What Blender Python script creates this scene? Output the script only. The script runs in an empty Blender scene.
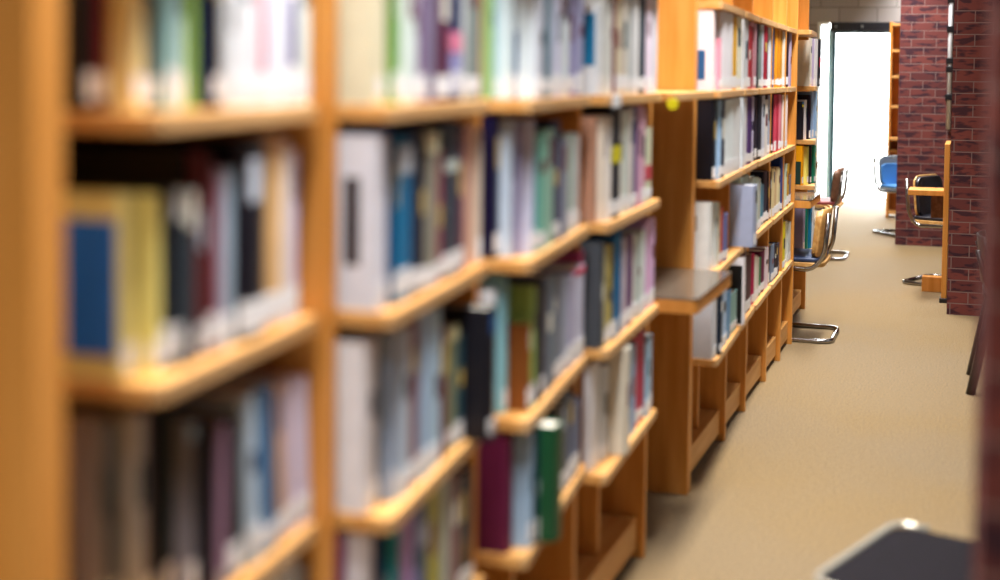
import bpy, bmesh, math, random
from mathutils import Vector, Matrix

S = bpy.context.scene
COL = S.collection
random.seed(7)

# ------------------------------------------------------------------ materials
def rgb(c):
    return c if isinstance(c, tuple) else tuple(int(c[i:i+2], 16) for i in (0, 2, 4))
def lin(hx, g=1.0, cap=.86):
    o = []
    for v in rgb(hx):
        c = v / 255
        c = c / 12.92 if c <= .04045 else ((c + .055) / 1.055) ** 2.4
        o.append(min(cap, c * g))
    return (o[0], o[1], o[2], 1)

def new_mat(name):
    m = bpy.data.materials.new(name); m.use_nodes = True
    nt = m.node_tree
    return m, nt, nt.nodes['Principled BSDF']

def plain(name, col, rough=.5, metal=0, coat=0, spec=.5):
    m, nt, p = new_mat(name)
    p.inputs['Base Color'].default_value = col
    p.inputs['Roughness'].default_value = rough
    p.inputs['Metallic'].default_value = metal
    p.inputs['Coat Weight'].default_value = coat
    p.inputs['Specular IOR Level'].default_value = spec
    return m

def noisy(name, c1, c2, scale=(8, 8, 8), detail=4, rough=.5, bump=0, bscale=200, lo=.35, hi=.65, spec=.4):
    m, nt, p = new_mat(name)
    N = nt.nodes; L = nt.links
    tc = N.new('ShaderNodeTexCoord'); mp = N.new('ShaderNodeMapping')
    mp.inputs['Scale'].default_value = scale
    L.new(tc.outputs['Object'], mp.inputs['Vector'])
    nz = N.new('ShaderNodeTexNoise'); nz.inputs['Scale'].default_value = 1; nz.inputs['Detail'].default_value = detail
    L.new(mp.outputs['Vector'], nz.inputs['Vector'])
    cr = N.new('ShaderNodeValToRGB')
    cr.color_ramp.elements[0].position = lo; cr.color_ramp.elements[0].color = c1
    cr.color_ramp.elements[1].position = hi; cr.color_ramp.elements[1].color = c2
    L.new(nz.outputs['Fac'], cr.inputs['Fac']); L.new(cr.outputs['Color'], p.inputs['Base Color'])
    p.inputs['Roughness'].default_value = rough
    p.inputs['Specular IOR Level'].default_value = spec
    if bump:
        n2 = N.new('ShaderNodeTexNoise'); n2.inputs['Scale'].default_value = bscale; n2.inputs['Detail'].default_value = 3
        L.new(tc.outputs['Object'], n2.inputs['Vector'])
        b = N.new('ShaderNodeBump'); b.inputs['Strength'].default_value = bump; b.inputs['Distance'].default_value = .004
        L.new(n2.outputs['Fac'], b.inputs['Height']); L.new(b.outputs['Normal'], p.inputs['Normal'])
    return m

WOOD = noisy('orange_beech_laminate', lin((200, 132, 54)), lin((218, 152, 76)), (30, 30, 2.2), 5, .42, spec=.35)
WOOD_SHELF = noisy('beech_shelf_board', lin((200, 140, 72)), lin((216, 164, 98)), (30, 2.2, 30), 5, .45, spec=.35)
EDGE = noisy('pale_shelf_edge', lin((192, 146, 92)), lin((206, 166, 116)), (30, 3, 60), 4, .4, spec=.35)  # paler than the board; brightness from light above is in its colour
WOOD_DARK = noisy('brown_back_board', lin((36, 22, 16)), lin((48, 30, 22)), (30, 30, 3), 4, .6, spec=.2)  # darkened so the shade of the recesses is in its colour
PLY = noisy('plywood_shell', lin('b98648'), lin('d3a766'), (40, 6, 40), 4, .4)
PLY_BROWN = noisy('walnut_shell', lin('6a4632'), lin('86604a'), (40, 6, 40), 4, .45)
LAMINATE = noisy('grey_laminate', lin((84, 74, 64)), lin((96, 86, 74)), (60, 60, 60), 3, .16, spec=.7)
CHROME = plain('chrome', (.36, .35, .36, 1), .13, 1)
BLACK_METAL = plain('black_metal', lin('131216'), .35, .0)
VINYL_NAVY = plain('navy_vinyl', lin('26375a'), .42)
VINYL_BLACK = plain('black_vinyl', lin('1c1a24'), .4)
VINYL_DARK = noisy('aubergine_vinyl', lin((14, 11, 17)), lin((20, 16, 24)), (40, 40, 40), 3, .75, spec=.15)
VINYL_RED = plain('red_vinyl', lin('8c3434'), .45)
VINYL_BLUE = plain('blue_vinyl', lin('4f8fd0'), .5)
PAGES = noisy('paper_pages', lin('cfc9ba'), lin('e6e1d4'), (400, 4, 4), 2, .8, spec=.1)
STICKER = plain('white_sticker', lin('e9ebee'), .5)
YELLOW = plain('yellow_tag', lin('e6dc10'), .5)
TEAL = plain('teal_frame_paint', lin((22, 66, 74)), .35)
PALE_TEAL = plain('pale_teal_jamb', lin('a9ccd2'), .35)
DARK_HEADER = plain('dark_header', lin((14, 18, 32)), .5)
WHITE_PAINT = noisy('white_paint', lin('dcdedd'), lin('e6e8e7'), (3, 3, 3), 3, .6)
GREY_METAL = plain('grey_track', lin('9aa0a4'), .4, .3)
BROWN_PLASTIC = plain('brown_plastic', lin('8c6a4c'), .5)
CEIL = noisy('ceiling_paint', lin('dcdad4'), lin('e4e2dc'), (3, 3, 3), 3, .8)

def carpet():
    m, nt, p = new_mat('tan_carpet'); N = nt.nodes; L = nt.links
    tc = N.new('ShaderNodeTexCoord')
    n1 = N.new('ShaderNodeTexNoise'); n1.inputs['Scale'].default_value = 120; n1.inputs['Detail'].default_value = 4
    n2 = N.new('ShaderNodeTexNoise'); n2.inputs['Scale'].default_value = .8; n2.inputs['Detail'].default_value = 3
    L.new(tc.outputs['Object'], n1.inputs['Vector']); L.new(tc.outputs['Object'], n2.inputs['Vector'])
    r1 = N.new('ShaderNodeValToRGB'); r1.color_ramp.elements[0].position = .3; r1.color_ramp.elements[1].position = .7
    r1.color_ramp.elements[0].color = lin((88, 72, 44)); r1.color_ramp.elements[1].color = lin((158, 133, 92))
    r2 = N.new('ShaderNodeValToRGB'); r2.color_ramp.elements[0].position = .4; r2.color_ramp.elements[1].position = .62
    r2.color_ramp.elements[0].color = (.97, .97, 1.03, 1); r2.color_ramp.elements[1].color = (1.0, .94, .78, 1)  # cool to golden drift puts changing light colour into the carpet
    L.new(n1.outputs['Fac'], r1.inputs['Fac']); L.new(n2.outputs['Fac'], r2.inputs['Fac'])
    mx = N.new('ShaderNodeMix'); mx.data_type = 'RGBA'; mx.blend_type = 'MULTIPLY'; mx.inputs[0].default_value = 1
    L.new(r1.outputs['Color'], mx.inputs[6]); L.new(r2.outputs['Color'], mx.inputs[7])
    L.new(mx.outputs[2], p.inputs['Base Color'])
    b = N.new('ShaderNodeBump'); b.inputs['Strength'].default_value = .9; b.inputs['Distance'].default_value = .006
    L.new(n1.outputs['Fac'], b.inputs['Height']); L.new(b.outputs['Normal'], p.inputs['Normal'])
    p.inputs['Roughness'].default_value = .75; p.inputs['Specular IOR Level'].default_value = .3
    p.inputs['Sheen Weight'].default_value = .15
    return m
CARPET = carpet()

def bricks():
    m, nt, p = new_mat('red_brick'); N = nt.nodes; L = nt.links
    uv = N.new('ShaderNodeUVMap')
    bt = N.new('ShaderNodeTexBrick')
    bt.inputs['Scale'].default_value = 1; bt.inputs['Brick Width'].default_value = .2; bt.inputs['Row Height'].default_value = .069
    bt.inputs['Mortar Size'].default_value = .0035; bt.inputs['Mortar Smooth'].default_value = .3; bt.inputs['Bias'].default_value = 0
    bt.inputs['Color1'].default_value = lin((122, 64, 58)); bt.inputs['Color2'].default_value = lin((92, 48, 48)); bt.inputs['Mortar'].default_value = lin((128, 104, 100))
    L.new(uv.outputs['UV'], bt.inputs['Vector'])
    # fired dark patches: stretched blotches that stay inside a course
    mp = N.new('ShaderNodeMapping'); mp.inputs['Scale'].default_value = (9, 26, 1)
    L.new(uv.outputs['UV'], mp.inputs['Vector'])
    nz = N.new('ShaderNodeTexNoise'); nz.inputs['Scale'].default_value = 1; nz.inputs['Detail'].default_value = 2
    L.new(mp.outputs['Vector'], nz.inputs['Vector'])
    cr = N.new('ShaderNodeValToRGB'); cr.color_ramp.elements[0].position = .5; cr.color_ramp.elements[1].position = .6
    cr.color_ramp.elements[0].color = (0, 0, 0, 1); cr.color_ramp.elements[1].color = (1, 1, 1, 1)
    L.new(nz.outputs['Fac'], cr.inputs['Fac'])
    inv = N.new('ShaderNodeMath'); inv.operation = 'MULTIPLY_ADD'; inv.inputs[1].default_value = -1; inv.inputs[2].default_value = 1
    L.new(bt.outputs['Fac'], inv.inputs[0])
    mul = N.new('ShaderNodeMath'); mul.operation = 'MULTIPLY'
    L.new(cr.outputs['Color'], mul.inputs[0]); L.new(inv.outputs[0], mul.inputs[1])
    m2 = N.new('ShaderNodeMath'); m2.operation = 'MULTIPLY'; m2.inputs[1].default_value = .75
    L.new(mul.outputs[0], m2.inputs[0])
    mx = N.new('ShaderNodeMix'); mx.data_type = 'RGBA'
    L.new(m2.outputs[0], mx.inputs[0]); L.new(bt.outputs['Color'], mx.inputs[6]); mx.inputs[7].default_value = lin((38, 28, 42))
    L.new(mx.outputs[2], p.inputs['Base Color'])
    b = N.new('ShaderNodeBump'); b.inputs['Strength'].default_value = .5; b.inputs['Distance'].default_value = .004
    L.new(inv.outputs[0], b.inputs['Height']); L.new(b.outputs['Normal'], p.inputs['Normal'])
    p.inputs['Roughness'].default_value = .8; p.inputs['Specular IOR Level'].default_value = .2
    return m
BRICK = bricks()

def blocks():
    m, nt, p = new_mat('grey_concrete_block'); N = nt.nodes; L = nt.links
    uv = N.new('ShaderNodeUVMap'); bt = N.new('ShaderNodeTexBrick')
    bt.inputs['Scale'].default_value = 1; bt.inputs['Brick Width'].default_value = .42; bt.inputs['Row Height'].default_value = .2
    bt.inputs['Mortar Size'].default_value = .006
    bt.inputs['Color1'].default_value = lin((158, 152, 150)); bt.inputs['Color2'].default_value = lin((146, 140, 138)); bt.inputs['Mortar'].default_value = lin((110, 104, 102))
    L.new(uv.outputs['UV'], bt.inputs['Vector']); L.new(bt.outputs['Color'], p.inputs['Base Color'])
    p.inputs['Roughness'].default_value = .9
    return m
BLOCK = blocks()

_mc = {}
def cover_mat(hx, g=1.0):
    k = (hx, round(g, 2))
    if k not in _mc:
        r = .32 + .3 * random.random()
        c = lin(hx, g)
        y_ = .3 * c[0] + .6 * c[1] + .1 * c[2]
        k_ = min(1, (max(y_, .004) / .62) ** .27)      # contrast put into the cover colours: darks go deeper
        c = tuple(max(.003, min(.86, (y_ + (v - y_) * 1.22) * k_)) for v in c[:3]) + (1,)
        d = tuple(max(0, v * .93) for v in c[:3]) + (1,)
        _mc[k] = noisy('book_cover', d, c, (25, 25, 25), 3, r, spec=.45)
    return _mc[k]

# ------------------------------------------------------------------ mesh helpers
class MB:
    def __init__(s): s.v = []; s.f = []; s.mi = []
    def add(s, vs, fs, mi=0):
        o = len(s.v); s.v += [tuple(v) for v in vs]
        for f in fs: s.f.append([i + o for i in f]); s.mi.append(mi)
    def box(s, x0, x1, y0, y1, z0, z1, mi=0):
        vs = [(x, y, z) for z in (z0, z1) for y in (y0, y1) for x in (x0, x1)]
        s.add(vs, [(0, 2, 3, 1), (4, 5, 7, 6), (0, 1, 5, 4), (2, 6, 7, 3), (0, 4, 6, 2), (1, 3, 7, 5)], mi)
    def prism(s, poly, z0, z1, mi=0, side=None):
        """poly: counter-clockwise xy points; side: optional per-edge material index"""
        n = len(poly)
        vs = [(x, y, z0) for x, y in poly] + [(x, y, z1) for x, y in poly]
        s.add(vs, [list(range(n))[::-1], list(range(n, 2 * n))], mi)
        o = len(s.v) - 2 * n
        for i in range(n):
            j = (i + 1) % n
            s.f.append([o + i, o + j, o + n + j, o + n + i]); s.mi.append(side[i] if side else mi)
    def tube(s, pts, r, seg=10, mi=0, closed=False):
        pts = [Vector(p) for p in pts]; n = len(pts); rings = []
        up = None
        for i, p in enumerate(pts):
            a = pts[i - 1] if (i > 0 or closed) else p
            b = pts[(i + 1) % n] if (i < n - 1 or closed) else p
            t = (b - a).normalized()
            if up is None:
                up = Vector((0, 0, 1)) if abs(t.z) < .9 else Vector((0, 1, 0))
            u = t.cross(up)
            if u.length < 1e-4: u = t.cross(Vector((1, 0, 0)))
            u.normalize(); w = u.cross(t).normalized(); up = w
            rings.append([p + r * (math.cos(2 * math.pi * k / seg) * u + math.sin(2 * math.pi * k / seg) * w) for k in range(seg)])
        vs = [v for R_ in rings for v in R_]; fs = []
        for i in range(n if closed else n - 1):
            j = (i + 1) % n
            for k in range(seg):
                l = (k + 1) % seg
                fs.append((i * seg + k, i * seg + l, j * seg + l, j * seg + k))
        if not closed:
            fs.append(tuple(range(seg))[::-1]); fs.append(tuple((n - 1) * seg + k for k in range(seg)))
        s.add(vs, fs, mi)
    def build(s, name, mats, parent=None, bevel=0, smooth=False, uv=False, loc=None, seg=2):
        me = bpy.data.meshes.new(name); me.from_pydata(s.v, [], s.f)
        for m in (mats if isinstance(mats, (list, tuple)) else [mats]): me.materials.append(m)
        for p, mi in zip(me.polygons, s.mi): p.material_index = mi
        bm = bmesh.new(); bm.from_mesh(me); bmesh.ops.recalc_face_normals(bm, faces=bm.faces)
        bm.to_mesh(me); bm.free()
        if uv:
            ul = me.uv_layers.new(name='UVMap')
            for p in me.polygons:
                n = p.normal
                for li in p.loop_indices:
                    c = me.vertices[me.loops[li].vertex_index].co
                    ul.data[li].uv = (c.x, c.z) if abs(n.y) > .7 else ((c.y, c.z) if abs(n.x) > .7 else (c.x, c.y))
        o = bpy.data.objects.new(name, me); COL.objects.link(o)
        if smooth:
            for p in me.polygons: p.use_smooth = True
        if bevel:
            b = o.modifiers.new('bevel', 'BEVEL'); b.width = bevel; b.segments = seg; b.limit_method = 'ANGLE'; b.angle_limit = .6
        if parent: o.parent = parent
        if loc: o.location = loc
        return o

def fillet(pts, r, n=6):
    pts = [Vector(p) for p in pts]; out = [pts[0]]
    for i in range(1, len(pts) - 1):
        a, b, c = pts[i - 1], pts[i], pts[i + 1]
        rr = min(r, (a - b).length * .49, (c - b).length * .49)
        p0 = b + (a - b).normalized() * rr; p1 = b + (c - b).normalized() * rr
        for k in range(n + 1):
            t = k / n
            out.append((1 - t) ** 2 * p0 + 2 * t * (1 - t) * b + t * t * p1)
    out.append(pts[-1]); return out

def rounded(poly, r, n=4, which=None):
    out = []; m = len(poly)
    for i in range(m):
        b = Vector(poly[i])
        if which is not None and i not in which: out.append(tuple(b)); continue
        a = Vector(poly[i - 1]); c = Vector(poly[(i + 1) % m])
        p0 = b + (a - b).normalized() * r; p1 = b + (c - b).normalized() * r
        for k in range(n + 1):
            t = k / n; q = (1 - t) ** 2 * p0 + 2 * t * (1 - t) * b + t * t * p1; out.append((q.x, q.y))
    return out

def tag(o, label, cat, group=None, kind=None):
    o['label'] = label; o['category'] = cat
    if group: o['group'] = group
    if kind: o['kind'] = kind
    return o
def thing(name, label, cat, loc=(0, 0, 0), rz=0, group=None):
    o = bpy.data.objects.new(name, None); COL.objects.link(o); o.location = loc; o.rotation_euler = (0, 0, rz)
    o.empty_display_size = .1
    return tag(o, label, cat, group)
def struct(o):
    o['kind'] = 'structure'; return o
LAMP = 55; FILL = 16; SPREAD = 112; SKY = 24.0; FSTOP = 1.4; EXPO = 0.0
# ------------------------------------------------------------------ the room
CEIL_Z = 2.72
b = MB(); b.box(-4.2, 4.2, -3, 16.4, -.12, 0); struct(b.build('floor', CARPET))
b = MB(); b.box(-4.2, 4.2, -3, 16.6, CEIL_Z, CEIL_Z + .12); struct(b.build('ceiling', CEIL))
b = MB(); b.box(-4.32, -4.2, -3, 16.6, 0, CEIL_Z); struct(b.build('wall_left', WHITE_PAINT))
b = MB(); b.box(4.2, 4.32, -3, 16.6, 0, CEIL_Z); struct(b.build('wall_right', WHITE_PAINT))
b = MB(); b.box(-4.2, 4.2, -3.12, -3, 0, CEIL_Z); struct(b.build('wall_front', WHITE_PAINT))
# end wall of concrete block with the door opening
DX0, DX1, DZ = -1.705, -.30, 2.03
b = MB(); b.box(-4.2, DX0, 16.4, 16.6, 0, CEIL_Z); b.box(DX1, 4.2, 16.4, 16.6, 0, CEIL_Z); b.box(DX0, DX1, 16.4, 16.6, DZ, CEIL_Z)
struct(b.build('wall_back', BLOCK, uv=True))
door = struct(bpy.data.objects.new('door_1', None)); COL.objects.link(door); door.location = (-1, 16.42, 0)
def dpart(name, mat, *boxes, bevel=.003):
    m = MB()
    for q in boxes: m.box(q[0] + 1, q[1] + 1, q[2] - 16.42, q[3] - 16.42, q[4], q[5])
    return m.build(name, mat, door, bevel)
dpart('mullion', WHITE_PAINT, (DX0, DX0 + .035, 16.36, 16.5, 0, DZ), (DX0 + .035, -1.58, 16.38, 16.48, 0, .03), (DX0 + .035, -1.58, 16.38, 16.48, DZ - .03, DZ))
dpart('jamb', PALE_TEAL, (-1.58, -1.542, 16.37, 16.5, 0, DZ - .07), (-.36, DX1, 16.37, 16.5, 0, DZ - .07))
dpart('header', DARK_HEADER, (-1.565, DX1, 16.36, 16.5, DZ - .10, DZ))
dpart('leaf_frame', TEAL, (-1.545, -1.50, 16.4, 16.45, .01, DZ - .10), (-.39, -.36, 16.4, 16.45, .01, DZ - .10),
      (-1.512, -.39, 16.4, 16.45, .01, .035), (-1.512, -.39, 16.4, 16.45, DZ - .125, DZ - .10))
gm, nt, p = new_mat('clear_door_glass')
p.inputs['Base Color'].default_value = (.96, 1, .99, 1); p.inputs['Roughness'].default_value = 0
p.inputs['Transmission Weight'].default_value = 1; p.inputs['IOR'].default_value = 1.02
dpart('side_light', gm, (DX0 + .035, -1.58, 16.43, 16.438, .03, DZ - .03), bevel=0)
dpart('glass_pane', gm, (-1.512, -.39, 16.42, 16.43, .035, DZ - .125), bevel=0)
for x in (-1.50, -1.21):
    m = MB(); m.box(x - .012, x + .012, -.075, -.06, DZ - .06, DZ - .036); 
    o = m.build('bolt', GREY_METAL, door, .003); o.location = (1, 0, 0)
b = MB(); b.box(-9, 7, 16.6, 60, -.14, -.02)
struct(b.build('terrace_floor', noisy('pale_paving', lin('c8c8c4'), lin('d8d8d4'), (2, 2, 2), 3, .8)))
m = MB(); m.box(-.03, .03, -.012, 0, -.04, .04)
o = m.build('wall_socket', BROWN_PLASTIC, None, .004, loc=(-1.69, 16.358, .40)); tag(o, 'small brown wall socket on the white post left of the glass door', 'socket')
m = MB(); m.box(-.02, .02, -.016, -.012, -.008, .008); m.build('socket_slot', BLACK_METAL, o)

# brick piers on the right of the aisle
def pier(name, x0, x1, y0, y1):
    m = MB(); m.box(x0, x1, y0, y1, 0, CEIL_Z); return struct(m.build(name, BRICK, uv=True))
pier('wall_right_near', .014, .75, 1.45, 1.95)
pier('wall_right_middle', -.118, 1.3, 8.66, 8.98)
pier('wall_right_far', -.592, 1.3, 12.16, 12.5)

# ------------------------------------------------------------------ bookcases
XB, XU = -1.13, -.868         # back and front of the uprights
ZS = {'S0': 1.64, 'S1': 1.345, 'S2': 1.045, 'S3': .745, 'S4': .445}
ZX = {(2, 'S4'): .485, (1, 'S4'): .46, (21, 'S3'): .79, (21, 'S4'): .42}
BAY = {0: (1.33, 1.805, -.842, -.88), 1: (1.85, 2.425, -.785, -.838), 2: (2.47, 3.135, -.772, -.835), 3: (3.18, 3.895, -.80, -.832),
       11: (4.63, 5.285, -.79, -.815), 12: (5.325, 5.79, -.815, -.835), 13: (5.82, 6.40, -.832, -.848), 14: (6.43, 6.90, -.846, -.858),
       15: (6.93, 7.365, -.857, -.868), 21: (7.94, 8.5, -.825, -.885)}
TH = .024
def shelf(case, Yn, Yf, Xn, Xf, z, oy, xb=XB):
    poly = [(xb, Yf), (xb, Yn), (Xn, Yn), (Xf, Yf)]
    pr = rounded(poly, .014, 4, {2, 3})
    n = len(pr)
    side = [0] * n
    for i in range(n):
        if i >= 2 and i < n - 1: side[i] = 1
    m = MB(); m.prism([(x, y - oy) for x, y in pr], z - TH, z, 0, side)
    return m.build('shelf', [WOOD_SHELF, EDGE], case, .002)
def upright(case, y0, y1, oy, x0=XB, x1=XU, z1=2.12):
    m = MB(); m.box(x0, x1, y0 - oy, y1 - oy, 0, z1); return m.build('upright', WOOD, case, .002)
def case_run(label, bays, ups, oy, shelves, xu=XU, xb=XB, top=2.12):
    case = thing('bookcase', label, 'bookcase', (0, oy, 0))
    for y0, y1 in ups: upright(case, y0, y1, oy, xb, xu, top)
    for bay in bays:
        Yn, Yf, Xn, Xf = BAY[bay]
        for s in shelves: shelf(case, Yn, Yf, Xn, Xf, ZX.get((bay, s), ZS[s]), oy, xb)
        m = MB(); m.box(xb, xu - .02, Yn - oy, Yf - oy, .10, .122); m.box(xu - .04, xu - .02, Yn - oy, Yf - oy, .03, .10)
        m.build('kick_shelf', WOOD_SHELF, case, .002)
        ym = (Yn + Yf) / 2 - oy + .02
        m = MB(); m.box(xb, xu - .045, ym - .012, ym + .012, .122, ZX.get((bay, 'S4'), ZS['S4']) - TH)
        m.build('divider', WOOD, case, .002)
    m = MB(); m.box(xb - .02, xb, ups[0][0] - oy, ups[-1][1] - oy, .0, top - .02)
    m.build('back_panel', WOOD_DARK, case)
    return case
caseA = case_run('nearest orange beech bookcase, four bays of books out of focus', [0, 1, 2, 3],
    [(1.145, 1.197), (1.815, 1.84), (2.436, 2.461), (3.145, 3.17), (3.905, 3.93)], 1.2, ['S0', 'S1', 'S2', 'S3', 'S4'])
shelf(caseA, 3.945, 4.55, -.80, -.80, 1.345, 1.2)
m = MB(); m.prism([(.017 * math.cos(k * math.pi / 8), .017 * math.sin(k * math.pi / 8)) for k in range(16)], -.003, .003)
o = m.build('shelf_tag', YELLOW, caseA, .001); o.rotation_euler = (math.pi / 2, 0, math.radians(12)); o.location = (-.812, 3.94 - 1.2, 1.312); o['label'] = 'round yellow tag'
m = MB(); m.box(-.03, .03, -.002, .002, -.016, .016)
o = m.build('shelf_tag', STICKER, caseA, .001); o.rotation_euler = (0, 0, math.radians(88)); o.location = (-.797, 3.22 - 1.2, 1.333); o['label'] = 'white tag'
caseB = case_run('long beech bookcase past the near reading ledge, five bays in focus', [11, 12, 13, 14, 15],
    [(4.557, 4.587), (4.589, 4.614), (5.293, 5.318), (5.793, 5.818), (6.403, 6.428), (6.903, 6.928), (7.368, 7.393)], 4.6, ['S0', 'S1', 'S2', 'S3', 'S4'])
shelf(caseB, 7.40, 7.86, -.80, -.82, 1.64, 4.6)
m = MB(); m.box(XB, XU, 7.862 - 4.6, 7.887 - 4.6, 1.60, 2.12); m.build('header_panel', WOOD, caseB, .002)
m = MB(); m.box(XB, XB + .02, 7.393 - 4.6, 7.862 - 4.6, 1.64, 2.10); m.build('header_back', WOOD, caseB, .002)
caseC = case_run('farthest beech bookcase in the row, beyond the second reading ledge', [21], [(7.905, 7.93), (8.53, 8.555)], 7.9,
    ['S1', 'S2', 'S3', 'S4'], xu=-.93, xb=-1.18, top=1.345)
upright(caseC, 9.28, 9.305, 7.9, -1.18, -1.025, 1.345)
m = MB(); m.box(-1.18, -1.035, 8.56 - 7.9, 9.27 - 7.9, .42, .444); m.build('shelf', WOOD_SHELF, caseC, .002)
upright(caseC, 9.28, 9.305, 7.9, -1.18, -1.025, 1.345)
m = MB(); m.box(-1.18, -1.035, 8.56 - 7.9, 9.27 - 7.9, .1, .122); m.build('kick_shelf', WOOD_SHELF, caseC, .002)

# reading ledges (desks) set into the row
def ledge(label, y0, y1, x1):
    t = thing('reading_ledge', label, 'desk', (-.95, y0, 0), 0, 'reading ledges between the bookcases')
    m = MB(); m.prism(rounded([(-.16, y1 - y0), (-.16, 0), (x1 + .95, 0), (x1 + .95, y1 - y0)], .022, 5, {2, 3}), .752, .758)
    m.build('laminate_top', LAMINATE, t, .001)
    m = MB(); m.prism(rounded([(-.16, y1 - y0), (-.16, 0), (x1 + .948, 0), (x1 + .948, y1 - y0)], .022, 5, {2, 3}), .712, .752)
    m.build('wood_core', WOOD, t, .002)
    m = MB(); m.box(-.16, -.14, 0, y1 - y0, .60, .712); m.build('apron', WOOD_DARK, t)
ledge('grey topped reading ledge with orange edge between the first two bookcases', 3.935, 4.553, -.73)
ledge('far grey topped reading ledge at the chair with navy seat', 7.397, 7.9, -.785)

# ------------------------------------------------------------------ books
PAL = [('black', '18161c'), ('charcoal', '3c3c42'), ('grey', '84868c'), ('pale grey', 'b8babc'), ('white', 'e6e8ea'), ('cream', 'e4dcb8'), ('tan', 'c8a078'), ('brown', '7c4c2c'),
       ('navy', '16184c'), ('blue', '2c58a8'), ('sky blue', '4c94c8'), ('pale blue', 'b4c8e0'), ('slate blue', '586c88'), ('teal', '1c7c88'), ('pale teal', '94c4c8'), ('green', '2c8450'), ('dark green', '10403c'), ('pale green', 'a4c48c'),
       ('olive', 'a4a034'), ('yellow', 'e8d060'), ('orange yellow', 'eca828'), ('red', 'd04850'), ('dark red', '7c3034'), ('maroon', '641c38'), ('pink', 'e4a4b4'), ('magenta', 'c43c6c'), ('purple', '684884'), ('mauve', '948098'), ('lilac', 'ccc0dc'), ('plum', '4c1c40'), ('grey green', '8c947c')]
def cname(hx):
    r = rgb(hx)
    def d(h):
        q = rgb(h)
        m = sum(r) / 3 - sum(q) / 3
        return sum(((a - b) - m) ** 2 for a, b in zip(r, q)) * 2 + m * m * 1.5
    return min(PAL, key=lambda p: d(p[1]))[0]
ORD = 'first second third fourth fifth sixth seventh eighth ninth tenth eleventh twelfth thirteenth fourteenth fifteenth sixteenth seventeenth eighteenth nineteenth twentieth'.split() + ['twenty-first', 'twenty-second', 'twenty-third', 'twenty-fourth', 'twenty-fifth']
BAYN = {0: 'nearest bay', 1: 'second nearest bay', 2: 'third nearest bay', 3: 'bay before the ledge', 11: 'first bay past the ledge', 12: 'second bay past the ledge',
        13: 'third bay past the ledge', 14: 'fourth bay past the ledge', 15: 'fifth bay past the ledge', 21: 'bay nearest the door'}
SHN = {'S1': 'top book row', 'S2': 'second row', 'S3': 'third row', 'S4': 'lowest row'}
GAIN = {'S1': 1.0, 'S2': 1.0, 'S3': 1.05, 'S4': 1.1}  # lower rows' colours hold some shelf shade; this offsets part of it

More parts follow.
